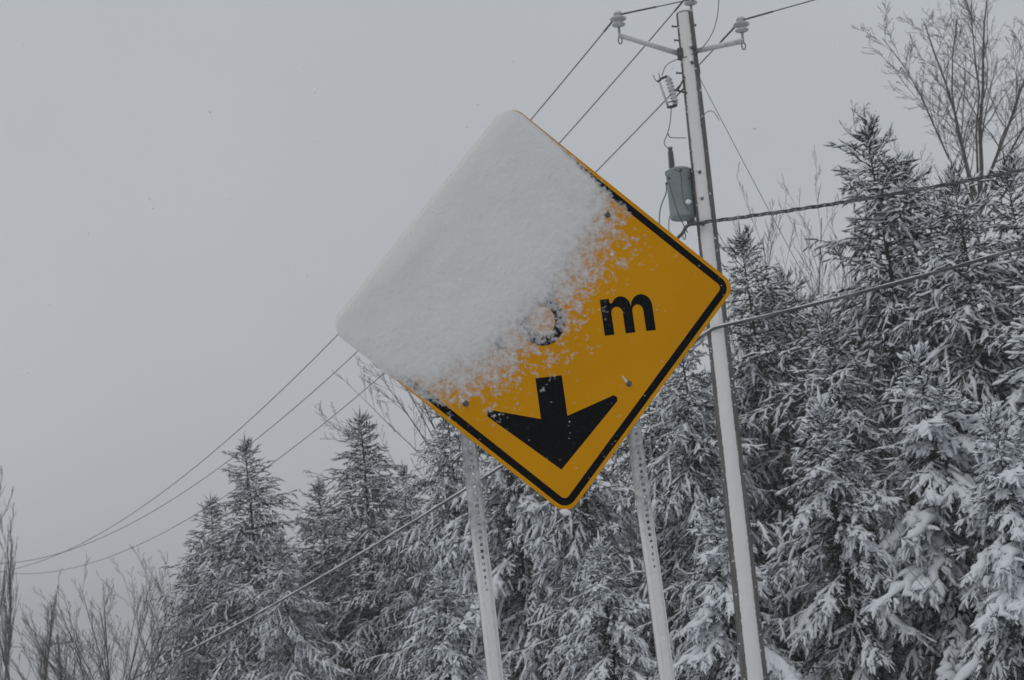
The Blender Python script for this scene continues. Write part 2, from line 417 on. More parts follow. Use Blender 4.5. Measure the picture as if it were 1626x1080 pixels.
# posts: perforated channel section, partly snow-filled
def make_post(uc_top, foot, name="sign_post"):
    (uf, vf) = foot
    L0 = 3.9; vt = 0.42
    pu = uc_top; slope = (uf - uc_top) / (vf + 0.4)
    x_at = lambda v: pu + slope * (v + 0.4)
    prof = [(-0.036, -0.034), (-0.030, -0.034), (-0.0225, -0.006), (-0.0215, -0.004)]
    pr = MB(); zs = np.array([vt, vt - L0])
    sec = [(-0.031, -0.034), (-0.025, -0.034), (-0.0188, -0.004)]
    secr = [(-x, y) for x, y in reversed(sec)]
    for s in (sec, secr):
        V = []; F = []
        for v in zs:
            for x, y in s: V.append((x_at(v) + x, v, y))
            for x, y in s: V.append((x_at(v) + x * (1 if True else 1), v, y - 0.003))
        k = len(s)
        for i in range(k - 1):
            F.append((i, i + 1, 2 * k + i + 1, 2 * k + i)); F.append((k + i, k + i + 1, 3 * k + i + 1, 3 * k + i))
        F.append((0, k, 3 * k, 2 * k)); F.append((k - 1, 2 * k - 1, 4 * k - 1, 3 * k - 1))
        pr.add(V, F)
    # web with real round holes every 25 mm
    pitch = 0.0254; hw = 0.0188; hr = 0.0062; oct_ = 8
    nh = int(L0 / pitch)
    for i in range(nh):
        vc = vt - (i + .5) * pitch; v0 = vc + pitch / 2; v1 = vc - pitch / 2
        if vc > -0.45 or vc < -1.9:
            pr.add([(x_at(v0) - hw, v0, -.004), (x_at(v0) + hw, v0, -.004), (x_at(v1) + hw, v1, -.004), (x_at(v1) - hw, v1, -.004)], [(0, 3, 2, 1)]); continue
        sq = [(hw, 0), (hw, pitch / 2), (0, pitch / 2), (-hw, pitch / 2), (-hw, 0), (-hw, -pitch / 2), (0, -pitch / 2), (hw, -pitch / 2)]
        V = [(x_at(vc + y) + x, vc + y, -.004) for x, y in sq]
        V += [(x_at(vc) + hr * math.cos(j * math.pi / 4), vc + hr * math.sin(j * math.pi / 4), -.004) for j in range(8)]
        V += [(x, y, -.009) for x, y, z in V[8:]]
        F = [(j, (j + 1) % 8, 8 + (j + 1) % 8, 8 + j) for j in range(8)] + [(8 + j, 8 + (j + 1) % 8, 16 + (j + 1) % 8, 16 + j) for j in range(8)]
        pr.add(V, F)
    post = pr.build(name, M['galv'], sign, True)
    # snow skin driven against the post
    sd = int(abs(uc_top) * 1000) + (5 if uc_top > 0 else 0)
    nx, nv = 26, 760
    xs = np.linspace(-0.032, 0.032, nx); vsn = np.linspace(-0.42, -2.6, nv)
    VV, XX = np.meshgrid(vsn, xs, indexing='ij')
    base = np.interp(np.abs(XX), [0, 0.0188, 0.025, 0.032], [-0.004, -0.004, -0.030, -0.034])
    full = 1 - sstep(-1.15, -0.80, VV)                                  # how packed
    roundp = 0.006 - 0.030 * np.clip(np.abs(XX + 0.001) / 0.0315, 0, 1) ** 3.2
    fn = noise2(XX / 0.009 + sd, VV / 0.009, 21) * .5 + noise2(XX / 0.022, VV / 0.022 + sd, 22) * .5
    thin = base + 0.0010 + 0.0022 * fn + 0.0012 * (1 - sstep(-0.85, -0.5, VV))
    vph = ((vt - VV) / pitch) % 1 - 0.5
    hole = np.hypot(XX, vph * pitch) / (0.0075 - 0.005 * full)
    Hh = thin * (1 - full) + np.maximum(roundp + 0.0025 * fn * .8, base + .001) * full
    Hh = np.where((hole < 1) & (full < 0.93), base - 0.004, Hh)
    th = Hh - base
    cov = np.clip(1 - np.exp(-np.clip(th, 0, 1) / 0.0032), 0, 1)
    cov[:, 0] *= .5; cov[:, -1] *= .5
    Vp = np.stack([pu + slope * (VV + 0.4) + XX, VV, Hh], -1).reshape(-1, 3)
    I = np.arange(nx * nv).reshape(nv, nx)
    Q = np.stack([I[:-1, :-1], I[1:, :-1], I[1:, 1:], I[:-1, 1:]], -1).reshape(-1, 4)
    Q = Q[(th.ravel()[Q].min(1) > 0.0002)]
    used = np.unique(Q); remap = np.full(nx * nv, -1); remap[used] = np.arange(len(used))
    link("post_snow", mesh_tris("post_snow", Vp[used], remap[Q], {"cover": cov.ravel()[used]}), M['thin_snow'], post)
    return post


make_post(-0.353, inv_sign(789, 1080))
make_post(0.333, inv_sign(1062, 1080))

# ------------------------------------------------------------------ utility pole
PY = 20.0
top = at(1087, 22, PY); low = at(1198, 1080, PY)
pdir = (top - low).normalized()
base = low - pdir * (low.z + 0.3) / pdir.z
Lp = (top - base).length
pole = empty("utility_pole", base)
tag(pole, "tall wooden utility pole carrying a grey transformer, with snow down its front", "utility pole")
rad = lambda s: 0.172 - 0.058 * s              # s: 0 foot, 1 top
pp = lambda s: np.array(pdir) * (Lp * s)


def rel(px, py, Y=PY):
    return np.array(at(px, py, Y) - base)


ss = np.linspace(0, 1, 60)
mb = MB(); P = np.array([pp(s) for s in ss])
mb.tube(P, [rad(s) for s in ss], 28)
shaft = mb.build("pole_shaft", M['pole_wood'], pole)
# snow strip on the weather side
ns, nt_ = 900, 22
S, TH = np.meshgrid(np.linspace(0.02, 0.998, ns), np.linspace(-1, 1, nt_), indexing='ij')
cen = np.radians(-19 + 20 * (1 - S))
edge = 1 + 0.05 * noise2(S * 25, TH * 0 + np.sign(TH) * 9 + 20.5, 31) + 0.07 * noise2(S * 380, np.sign(TH) * 5 + 40.5, 32)
half = np.radians(36 + 4 * S) * edge
ang = cen + TH * half
prof = np.clip(1 - TH ** 2, 0, 1) ** 0.8
R_ = (0.172 - 0.058 * S) + 0.0005 + (0.022 + 0.005 * noise2(S * 40, TH * 3 + 8, 33) + 0.003 * noise2(S * 300, TH * 6, 34)) * prof
Vp = np.stack([np.sin(ang) * R_, -np.cos(ang) * R_, 0 * R_], -1) + np.array(pdir)[None, None] * (Lp * S)[..., None]
I = np.arange(ns * nt_).reshape(ns, nt_)
Q = np.stack([I[:-1, :-1], I[:-1, 1:], I[1:, 1:], I[1:, :-1]], -1).reshape(-1, 4)
link("snow_strip", mesh_tris("snow_strip", Vp.reshape(-1, 3), Q, {"cover": np.clip(prof * 4.5 + .35 * noise2(S * 420, TH * 9, 37), 0, 1).ravel()}), M['thin_snow'], shaft)
# specks of snow caught on the bare wood
sp = MB(); rs = np.random.default_rng(5)
for i in range(90):
    s = rs.uniform(0.05, 0.99); c = math.radians(-19 + 20 * (1 - s)); side = rs.choice([-1, 1])
    t = c + side * math.radians(rs.uniform(36, 88)); rr_ = rad(s)
    p = pp(s) + np.array([math.sin(t), -math.cos(t), 0]) * rr_; q = rs.uniform(0.006, 0.018)
    sp.lathe([(q * .5, -q * .6), (q, 0), (q * .4, q * .6)], 5, p, (rs.normal(), rs.normal(), 1))
so = sp.build("snow_flecks", M['snow'], shaft); so["kind"] = "stuff"


def pin_insulator(parent, top_pt, dirv, sc_=1.0):
    d_ = np.array(dirv, float); d_ /= np.linalg.norm(d_)
    ins = MB().lathe([(0.030, 0.0), (0.062, 0.012), (0.088, 0.020), (0.092, 0.030), (0.060, 0.052), (0.040, 0.072), (0.055, 0.085), (0.105, 0.098), (0.112, 0.110), (0.085, 0.128), (0.052, 0.142), (0.045, 0.158), (0.058, 0.168), (0.056, 0.190), (0.03, 0.200)], 18, top_pt, d_).build("insulator", M['porcelain'], parent)
    MB().tube([top_pt + d_ * 0.01, top_pt - d_ * 0.15], 0.017, 8).build("insulator_pin", M['galv'], ins)
    cap = MB().lathe([(0.052, 0.188), (0.05, 0.205), (0.03, 0.222), (0.008, 0.226)], 12, top_pt, d_).build("snow_cap", M['snow'], ins)
    return ins


up3 = np.array(pdir)
# two side arms with pin insulators and a pole-top insulator
arms = {"l": ((1080, 86), (984, 57), (981, 47)), "r": ((1102, 82), (1180, 66), (1182, 56))}
tops = {}
for k, (p0, p1, pi) in arms.items():
    a, b = rel(*p0, PY - 0.05), rel(*p1, PY - 0.12)
    arm = MB().tube([a, a + (b - a) * .5, b], [0.034, 0.031, 0.029], 10).build("cross_arm", M['arm_metal'], pole)
    n2 = np.array([0, 0, 1.])
    MB().tube([a + [0, 0, .02], b + [0, 0, 0.028]], [0.02, 0.018], 8).build("snow_ridge", M['snow'], arm)
    MB().box(a, (0.07, 0.12, 0.13)).build("arm_bracket", M['hardware'], arm, True)
    ip = b + up3 * 0.13
    pin_insulator(pole, ip, up3)
    t = np.linspace(0, 2 * np.pi, 13)
    MB().tube(np.array([b - up3 * 0.065 + np.array([0.025 * math.cos(q), 0, 0.05 * math.sin(q)]) for q in t]), 0.008, 6, False).build("hook", M['hardware'], arm)
    tops[k] = ip + up3 * 0.165
ip = rel(1097, 8)
pin_insulator(pole, ip, up3); tops["c"] = ip + up3 * 0.165
MB().tube([rel(1099, 70, PY - .02), rel(1097, 14)], 0.02, 8).build("top_pin_bracket", M['galv'], pole)
MB().lathe([(0.105, 0), (0.11, .02), (0.07, .045), (.01, .05)], 16, pp(1.0), up3).build("snow_cap", M['snow'], pole)
# step bolts and stubs
for (px, py, side) in ((1071, 42, -1), (1075, 64, -1), (1078, 116, -1), (1103, 40, 1), (1106, 142, 1), (1105, 110, 1)):
    a = rel(px + (8 if side < 0 else -8), py + 0.5); b = rel(px - (3 if side < 0 else -1), py)
    MB().tube([a, b], 0.012, 6).lathe([(0.018, 0), (0.018, .012)], 6, b, b - a).build("step_bolt", M['hardware'], pole, True)
for (px, py) in ((1111, 274), (1115, 316), (1098, 76), (1099, 100)):
    c = rel(px, py, PY - 0.13)
    sb = MB().box(c, (0.035, 0.05, 0.04)).build("bolt_plate", M['hardware'], pole, True)
    MB().lathe([(0.006, -.02), (0.032, -0.005), (0.03, .012), (.006, .03)], 8, c + [-.015, -.01, .03], (0, -.3, 1)).build("snow_clump", M['snow'], sb)
# wire clevis at the right edge
MB().box(rel(1107, 112, PY), (0.07, 0.07, 0.10)).build("guy_clamp", M['hardware'], pole, True)
MB().box(rel(1131, 357, PY), (0.05, 0.1, 0.13)).tube([rel(1118, 357, PY - .12), rel(1133, 357, PY)], 0.02, 6).build("guy_clamp", M['hardware'], pole, True)

# transformer
tc_ = rel(1085, 347, PY + 0.09); ta = up3
tank = MB().lathe([(0.160, 0.0), (0.168, 0.012), (0.170, 0.03), (0.170, 0.60), (0.178, 0.605), (0.180, 0.625), (0.170, 0.632)], 32, tc_, ta).build("transformer", M['tank'], pole)
tank["label"] = "grey-green cylindrical transformer tank"
MB().lathe([(0.182, 0.632), (0.182, 0.645), (0.13, 0.675), (0.05, 0.69), (0.01, 0.692)], 32, tc_, ta).build("tank_lid", M['tank'], tank)
MB().lathe([(0.165, 0.648), (0.15, 0.668), (0.12, 0.692), (0.05, 0.71), (0.01, 0.712)], 20, tc_ + np.array([0.01, 0.02, 0]), ta).build("snow_cap", M['snow'], tank)
bp = tc_ + ta * 0.66 + np.array([-0.085, -0.05, 0])
pf = [(0.045, 0.0)]
for i in range(9):
    h = 0.03 + i * 0.026
    pf += [(0.030, h), (0.047 - i * .0008, h + 0.006), (0.046 - i * .0008, h + 0.010), (0.030, h + 0.015)]
pf += [(0.024, 0.27), (0.03, 0.275), (0.034, 0.30), (0.018, 0.312)]
MB().lathe(pf, 16, bp, ta).build("bushing", M['dark_porcelain'], tank)
MB().lathe([(0.028, .300), (0.036, .312), (.02, .33), (.004, .333)], 10, bp, ta).build("snow_cap", M['snow'], tank)
for (px, py, r_) in ((1062, 284, 0.018), (1081, 271, 0.02), (1094, 283, 0.018), (1059, 292, 0.014)):
    MB().lathe([(r_, 0), (r_, .03), (r_ * .6, .045)], 8, rel(px, py, PY - 0.14), (0, -1, 0.1)).build("terminal", M['hardware'], tank, True)
MB().box(tc_ + ta * 0.52 + np.array([0.17, 0.0, 0]), (0.10, 0.10, 0.05)).build("hanger_bracket", M['hardware'], tank, True)
MB().lathe([(.01, -.03), (0.04, -.01), (.045, .012), (.01, .035)], 9, rel(1093, 321, PY - .13), (0, -.4, 1)).build("snow_clump", M['snow'], tank)
MB().lathe([(.01, -.03), (0.05, -.01), (.055, .012), (.01, .035)], 9, rel(1099, 350, PY - .12), (.3, -.3, 1)).build("snow_clump", M['snow'], pole)

# fused cutout
co = MB().lathe([(0.03, 0), (0.035, .02)] + [q for i in range(7) for q in ((0.033, .035 + i * .05), (0.052, .048 + i * .05), (0.050, .056 + i * .05), (0.033, .068 + i * .05))] + [(.03, .40)], 12, rel(1073, 166, PY - .05), rel(1060, 121, PY - .05) - rel(1073, 166, PY - .05)).build("fuse_cutout", M['porcelain'], pole)
MB().tube([rel(1047, 130, PY - .1), rel(1060, 167, PY - .1)], 0.016, 8).build("fuse_tube", M['arm_metal'], co)
MB().tube([rel(1059, 121, PY - .06), rel(1050, 125, PY - .09), rel(1045, 130, PY - .1)], 0.017, 6).tube([rel(1045, 131, PY - .1), rel(1040, 126, PY - .1), rel(1037, 119, PY - .1)], 0.006, 5).tube([rel(1048, 127, PY - .1), rel(1046, 116, PY - .1)], 0.006, 5).build("upper_contact", M['hardware'], co)
MB().tube([rel(1074, 167, PY - .05), rel(1066, 170, PY - .08), rel(1060, 170, PY - .1)], 0.022, 6).tube([rel(1061, 163, PY - .12), rel(1068, 160, PY - .12), rel(1074, 162, PY - .1)], 0.008, 5).build("lower_contact", M['hardware'], co)
MB().tube([rel(1067, 143, PY - .05), rel(1076, 144, PY - .05), rel(1092, 148, PY - .1)], 0.014, 6).tube([rel(1076, 143, PY - .05), rel(1088, 122, PY - .1)], 0.014, 6).tube([rel(1074, 153, PY - .05), rel(1086, 140, PY - .1)], 0.011, 6).build("cutout_bracket", M['hardware'], co)


def curvepts(pts, Y, n=20):
    P = np.array([rel(px, py, Y) for px, py in pts]); out_ = []
    for i in range(len(P) - 1):
        p0 = P[max(i - 1, 0)]; p1 = P[i]; p2 = P[i + 1]; p3 = P[min(i + 2, len(P) - 1)]
        for t in np.linspace(0, 1, n, endpoint=False):
            out_.append(.5 * ((2 * p1) + (-p0 + p2) * t + (2 * p0 - 5 * p1 + 4 * p2 - p3) * t * t + (-p0 + 3 * p1 - 3 * p2 + p3) * t ** 3))
    return np.array(out_ + [P[-1]])


for pts, r_ in (([(1099, 3), (1120, -28), (1138, -22), (1141, 10), (1133, 48), (1115, 76), (1095, 88), (1074, 95), (1058, 104), (1051, 121)], .006),
                ([(1066, 172), (1064, 195), (1060, 212), (1055, 224), (1056, 231), (1063, 236)], .006),
                ([(1061, 212), (1064, 218), (1076, 219), (1090, 219)], .006),
                ([(1057, 290), (1058, 305), (1049, 330), (1047, 356), (1050, 384)], .008),
                ([(1062, 289), (1070, 318), (1078, 342), (1088, 362), (1092, 370)], .007),
                ([(1070, 270), (1080, 274), (1083, 300), (1086, 320), (1094, 334)], .006),
                ([(1063, 343), (1062, 358), (1063, 380)], .006),
                ([(1113, 199), (1116, 186), (1124, 177), (1133, 178), (1142, 191)], .005)):
    MB().tube(curvepts(pts, PY - 0.13, 8), r_, 6).build("jumper_wire", M['wire'], pole)
# spool rack on the secondary
rk = MB().tube(curvepts([(1118, 356), (1100, 356), (1090, 360), (1084, 370), (1076, 378)], PY - .16, 6), 0.022, 8).box(rel(1097, 352, PY - .15), (.10, .05, .09)).build("secondary_clamp", M['hardware'], pole)
t = np.linspace(0, 2 * np.pi, 13)
c0 = rel(1086, 374, PY - .16)
MB().tube(np.array([c0 + [0.02 * math.cos(q), 0, 0.055 * math.sin(q)] for q in t]), 0.007, 6, False).build("hook", M['hardware'], rk)
# yellow guard strip low on the left side, with a little snow edge
mk = MB().box(rel(1172, 958, PY - .03), (0.034, 0.06, 0.33)).build("marker_strip", M['marker'], pole, True)
MB().box(rel(1175.5, 957, PY - .07), (0.012, 0.02, 0.34)).build("snow_edge", M['snow'], mk)


# ------------------------------------------------------------------ wires
def sag(Apt, Bpt, s, n=60, t1=1.0):
    t = np.linspace(0, t1, n)[:, None]
    Apt = np.array(Apt); Bpt = np.array(Bpt)
    return Apt + (Bpt - Apt) * t - np.array([0, 0, 4 * s]) * t * (1 - t)


bnp = np.array(base)
G_LINES = "overhead power conductors"
def conductor(topk, end, Yb, s, right, label, rs):
    T = tops[topk] + bnp
    left = sag(T, at(*end, Yb), s, 70, 1.08)
    rt = sag(T, T + np.array(right), rs, 50)
    path = np.concatenate([left[::-1], rt[1:]])
    o = MB().tube(path, 0.0088, 6).build("power_line", M['wire'])
    tag(o, label, "power line", G_LINES)
    tie = MB().tube(path[len(left) - 5:len(left) + 4:2] if False else np.concatenate([sag(T, at(*end, Yb), s, 300)[:4][::-1], sag(T, T + np.array(right), rs, 200)[1:5]]), 0.0135, 6).build("tie_wrap", M['hardware'], o)
    return o


conductor("l", (25, 903), 50, 1.35, (25, -8, 0.0), "overhead conductor over the left arm of the pole, uppermost left of the sign", 0.2)
conductor("c", (25, 893), 50, 1.65, (20, -12, 1.0), "overhead conductor over the pole-top insulator, middle of the three left of the sign", 0.2)
conductor("r", (25, 911), 60, 1.95, (20, -10, 0.5), "overhead conductor over the right arm of the pole, lowest left of the sign", 0.2)

# thick communication cable, snow lying along it
A0 = np.array(at(1134, 521, PY - .18))
lft = sag(A0, at(25, 1150, 60), 0.6, 90, 1.02); rgt = sag(A0, A0 + np.array([12, -5, 2.0]), 0.4, 60)
o = MB().tube(np.concatenate([lft[::-1], rgt[1:]]), 0.021, 8).build("communication_cable", M['cable'])
tag(o, "thick dark communication cable passing low behind the sign, crossing the spruces", "cable")
wob = lambda P, k: P + np.stack([0 * P[:, 0], 0 * P[:, 0], 0.004 * np.sin(np.arange(len(P)) * k)], -1)
MB().tube(wob(lft, 1.7) + [0, -0.008, 0.018], 0.018 + 0.004 * np.sin(np.arange(len(lft)) * 2.3), 7).build("snow_ridge", M['snow'], o)
MB().tube(wob(rgt[:34], 1.3) + [0, 0.0, 0.014], np.interp(np.arange(34), [0, 12, 33], [0.015, 0.011, 0.003]), 7).build("snow_ridge", M['snow'], o)

# twisted service cable
A0 = np.array(at(1102, 355, PY - .2)); P = sag(A0, A0 + np.array([16, -2, 2.0]), 0.6, 700)
T, Aa, Bb = frames(P); dist = np.concatenate([[0], np.cumsum(np.linalg.norm(np.diff(P, axis=0), axis=1))])
mb = MB()
tw = empty("service_cable", A0)
tag(tw, "twisted service cable strung from below the transformer to the right", "cable")
for k in range(3):
    ph = dist * 2 * np.pi / 0.55 + k * 2 * np.pi / 3
    r_ = 0.0105 if k else 0.0085
    MB().tube(P - A0 + 0.0165 * (Aa * np.cos(ph)[:, None] + Bb * np.sin(ph)[:, None]), r_, 6).build("strand", M['cable'] if k else M['wire'], tw)
# guy wires
for (p0, p1, s, lab) in (((1108, 118), (1668, 1128), 0.22, "thin guy wire dropping right from near the top of the pole"),
                         ((1133, 358), (1625, 1140), 0.20, "thin guy wire dropping right from just below the transformer"),
                         ((1140, 500), (1640, 1150), 0.10, "thin guy wire dropping right from behind the sign corner")):
    o = MB().tube(sag(at(*p0, PY), at(*p1, PY + .1), s, 40), 0.0045, 6).build("guy_wire", M['guy'])
    tag(o, lab, "guy wire", "guy wires of the pole")


# ------------------------------------------------------------------ spruces
def nrm(v):
    return v / (np.linalg.norm(v, axis=-1, keepdims=True) + 1e-9)


WIND = np.array([-0.22, -0.50, 0.84])          # where snow settles: on top and to windward


def spruce_meshes(name, H, R, seed, heavy=0.5, dens=1.0, snow_prob=0.75, gap=1.0):
    """one spruce of height H; returns trunk, needle and snow meshes (real height H)"""
    r = np.random.default_rng(seed)
    tr = MB(); UPV = np.array([0, 0, 1.])
    zs = np.linspace(0, H, 14); wob_ = np.cumsum(r.normal(0, 0.010, (14, 2)), 0) * H / 10
    wob_[-1] = wob_[-2]
    tx = lambda z: np.stack([np.interp(z, zs, wob_[:, 0]), np.interp(z, zs, wob_[:, 1]), z], -1)
    tr.tube(tx(zs), 0.010 * H * (1 - zs / H) ** 0.9 + 0.005, 7)
    # ---- main branches
    zl = []; z = 0.05 * H
    while z < H * 0.985:
        zl.append(z); z += H * np.interp(z / H, [0, 0.4, 0.65, 0.85, 1], [0.0085, 0.0070, 0.0046, 0.0036, 0.0036]) / dens * gap * r.uniform(0.4, 1.6)
    z = np.array(zl); nb_ = len(z); q = z / H
    az = np.cumsum(2.399963 + r.normal(0, 0.40, nb_))
    hd_y = np.sin(az)
    lump = 1 + 0.16 * np.sin(az * 2 + z * 1.3 + r.uniform(0, 6)) + 0.14 * np.sin(az * 3 - z * 2.1)
    L = R * (1 - q) ** 0.66 * np.interp(q, [.55, .80, .93, 1], [1, .95, .70, .32]) * (0.8 + 0.2 * np.minimum(1, q / 0.12)) * r.uniform(0.60, 1.16, nb_) * lump + np.interp(q, [.7, 1], [.12, .06])
    L *= np.where(r.random(nb_) < 0.07, 1.14, 1) * np.where(hd_y > .35, .88, 1)
    L *= np.where(r.random(nb_) < 0.30 / gap, r.uniform(.28, .6, nb_), 1)
    e0 = np.interp(q, [0, 0.35, 0.7, 0.9, 1.0], [-0.08, 0.02, 0.18, 0.50, 1.0]) + r.normal(0, 0.13, nb_)
    drp = np.interp(q, [0, 0.5, 0.85, 1], [0.62, 0.55, 0.25, 0.0]) * r.uniform(0.6, 1.4, nb_) * (0.8 + 0.4 * heavy)
    hd = np.stack([np.cos(az), np.sin(az), 0 * az], -1); sd = np.stack([-np.sin(az), np.cos(az), 0 * az], -1)
    K = 13; s = np.linspace(0, 1, K)
    bend = r.normal(0, 0.16, nb_); roll = r.normal(0, 0.35, nb_)
    rad_l = (L * np.cos(e0 * .5))[:, None] * s
    Pb = tx(z)[:, None] + hd[:, None] * rad_l[..., None] + sd[:, None] * (L[:, None] * bend[:, None] * s ** 2)[..., None] \
        + UPV * (L[:, None] * (np.tan(e0)[:, None] * s * .8 - drp[:, None] * s ** 1.7 + 0.25 * drp[:, None] * s ** 4))[..., None]
    Pb[:, 2:] += np.cumsum(r.normal(0, 0.012, (nb_, K - 2, 3)), 1) * L[:, None, None]
    for i in range(nb_): tr.tube(Pb[i, ::3], np.linspace(0.005 + 0.010 * L[i], 0.004, 5), 4, False)
    back = hd[:, 1] > 0.35                                   # side away from the road, less twiggy
    sn_b = snow_prob * r.uniform(0.45, 1.3, nb_) * np.interp(q, [0, .75, 1], [1.0, 1.0, .85])
    # ---- side twigs
    nt2 = np.maximum(5, (L / 0.088 * dens * np.where(back, .6, 1)).astype(int))
    bi = np.repeat(np.arange(nb_), nt2); ti = np.concatenate([np.arange(k) for k in nt2]); N2 = len(bi)
    t = np.clip(0.06 + 0.93 * (ti + r.uniform(0, 1, N2)) / nt2[bi], 0, .985)
    x = t * (K - 1); j = np.minimum(x.astype(int), K - 2); fr = (x - j)[:, None]
    p = Pb[bi, j] * (1 - fr) + Pb[bi, j + 1] * fr; tg = nrm(Pb[bi, j + 1] - Pb[bi, j])
    sgn = np.where(ti % 2, 1., -1.)
    qb = q[bi]
    lt = (np.interp(qb, [0, .5, .8, 1], [.14, .16, .16, .08]) + 0.40 * L[bi] * (1 - t) ** 0.8 * r.uniform(0.35, 1.2, N2)) * np.interp(qb, [0, .8, 1], [1, .9, .6])
    lt = np.minimum(lt, 0.75)
    hang = np.interp(qb, [0, 0.6, 0.85, 1], [0.85, 0.65, 0.30, -0.4]) * r.uniform(0.3, 1.6, N2)
    sv = nrm(sd[bi] + UPV * (np.tan(roll[bi]) * 1)[:, None])
    dd = nrm(tg * r.uniform(0.45, 1.1, (N2, 1)) + sv * (sgn * r.uniform(0.3, 0.9, N2))[:, None] - UPV * (hang * .55)[:, None] + r.normal(0, .16, (N2, 3)))
    s2 = np.linspace(0, 1, 5)
    Pt = p[:, None] + dd[:, None] * (lt[:, None] * s2)[..., None] - UPV * (lt[:, None] * 0.4 * hang[:, None] * s2 ** 2)[..., None]
    Pt[:, 1:] += np.cumsum(r.normal(0, .05, (N2, 4, 3)), 1) * lt[:, None, None] * .5
    sn_t = sn_b[bi] * r.uniform(0.4, 1.3, N2)
    # ---- fingers: the outermost needle-bearing shoots
    nf_ = np.maximum(2, (lt / 0.050 * dens * np.where(back[bi], .6, 1)).astype(int)) + 1
    fi = np.repeat(np.arange(N2), nf_); ki = np.concatenate([np.arange(k) for k in nf_]); nf = len(fi)
    last = ki == nf_[fi] - 1
    tf = np.where(last, .8, np.clip((ki + r.uniform(0, 1, nf)) / nf_[fi], 0, .99))
    x = tf * 4; j = np.minimum(x.astype(int), 3); fr = (x - j)[:, None]
    fp = Pt[fi, j] * (1 - fr) + Pt[fi, j + 1] * fr; tg2 = nrm(Pt[fi, j + 1] - Pt[fi, j])
    sd2 = nrm(np.cross(tg2, UPV) + 1e-4); sg = np.where(ki % 2, 1., -1.) * np.where(last, .1, 1)
    fd = nrm(tg2 * r.uniform(.5, 1.1, (nf, 1)) + sd2 * (sg * r.uniform(.25, .95, nf))[:, None] - UPV * (0.5 * hang[fi] * r.uniform(.1, 1.3, nf))[:, None] + r.normal(0, .17, (nf, 3)))
    fl = r.uniform(0.060, 0.135, nf) * (1 + .32 * heavy) * np.where(last, 1.3, 1) * np.interp(q[bi[fi]], [0, .8, 1], [1, .95, .8])
    fs = sn_t[fi]
    # branch tips, leader and inner shaded twigs
    xp = [Pb[:, -2]]; xd = [nrm(Pb[:, -1] - Pb[:, -2])]; xl = [0.12 + L / 10]; xs = [sn_b]
    k = 10; zz = H * (0.95 + 0.05 * np.arange(k) / k); a2 = r.uniform(0, 6.28, k)
    xp.append(tx(zz)); xd.append(nrm(np.stack([np.cos(a2) * .7, np.sin(a2) * .7, 1 + 0 * a2], -1))); xl.append(r.uniform(.12, .36, k)); xs.append(np.full(k, .2))
    xp.append(tx(np.array([H * .965, H * .985]))); xd.append(np.array([[0, 0, 1.], [.05, 0, 1.]])); xl.append(np.array([H * .03 + .36, .42])); xs.append(np.array([.2, .2]))
    k = 2400; zz = H * (1 - np.sqrt(r.uniform(0.03, 1, k))) * .86 + .02 * H; a2 = r.uniform(0, 6.28, k); rr2 = (.02 + .5 * r.random(k) ** 1.6) * R * (1 - zz / H) ** .85
    xp.append(tx(zz) + np.stack([np.cos(a2) * rr2, np.sin(a2) * rr2, 0 * a2], -1)); xd.append(nrm(np.stack([np.cos(a2), np.sin(a2), -.5 + 0 * a2], -1) + r.normal(0, .6, (k, 3)))); xl.append(r.uniform(.14, .32, k)); xs.append(np.full(k, .5 if heavy < 1 else .05))
    fp = np.concatenate([fp] + xp); fd = np.concatenate([fd] + xd); fl = np.concatenate([fl] + xl); fs = np.concatenate([fs] + xs); nf = len(fp)
    # ---- needles: each finger a brush of blades
    KN = 11
    qz = np.interp(fp[:, 2] / H, [0, .55, .9, 1.0], [1.0, .95, .78, .62]) if heavy < 1 else np.ones(nf)
    fl = fl * np.where(fp[:, 2] > H * .97, 1, np.sqrt(qz))
    ref = np.where(np.abs(fd[:, 2:3]) < .9, np.array([[0, 0, 1.]]), np.array([[1., 0, 0]]))
    e1 = nrm(np.cross(fd, ref)); e2 = np.cross(fd, e1)
    u = (np.arange(KN) + r.uniform(0, 1, (nf, KN))) / KN
    ph = np.arange(KN) * 2.4 + r.uniform(0, 6.28, (nf, 1)) + r.normal(0, .3, (nf, KN))
    rad_ = e1[:, None] * np.cos(ph)[..., None] + e2[:, None] * np.sin(ph)[..., None]
    tang = -e1[:, None] * np.sin(ph)[..., None] + e2[:, None] * np.cos(ph)[..., None]
    nl = r.uniform(0.022, 0.050, (nf, KN))[..., None] * qz[:, None, None]
    b0 = fp[:, None] + fd[:, None] * (fl[:, None] * u)[..., None]
    tip = b0 + (fd[:, None] * 0.9 + rad_ * 0.62) * nl
    wd = 0.0060 * qz[:, None, None]
    NV = np.stack([b0 + tang * wd, b0 - tang * wd, tip], 2).reshape(-1, 3); NT = np.arange(len(NV)).reshape(-1, 3)
    c1 = fp + fd * (fl * 1.05)[:, None]; cm = fp + fd * (fl * .45)[:, None]
    CV = np.stack([fp, cm + e1 * .009, c1, cm - e1 * .009, cm + e2 * .009, cm - e2 * .009], 1).reshape(-1, 3)
    kk = np.arange(nf)[:, None] * 6 + len(NV)
    CT = np.concatenate([kk + np.array([[0, 1, 2]]), kk + np.array([[0, 2, 3]]), kk + np.array([[0, 4, 2]]), kk + np.array([[0, 2, 5]])])
    NV = np.concatenate([NV, CV]); NT = np.concatenate([NT, CT])
    # ---- snow on fingers
    sel = r.random(nf) < np.clip(fs, 0, .97)
    P, D, Ls = fp[sel], fd[sel], fl[sel]; n_ = len(P)
    G = nrm(WIND[None] + r.normal(0, .15, (n_, 3))); G = nrm(G - D * (G * D).sum(1, keepdims=True)); Sd = np.cross(D, G)
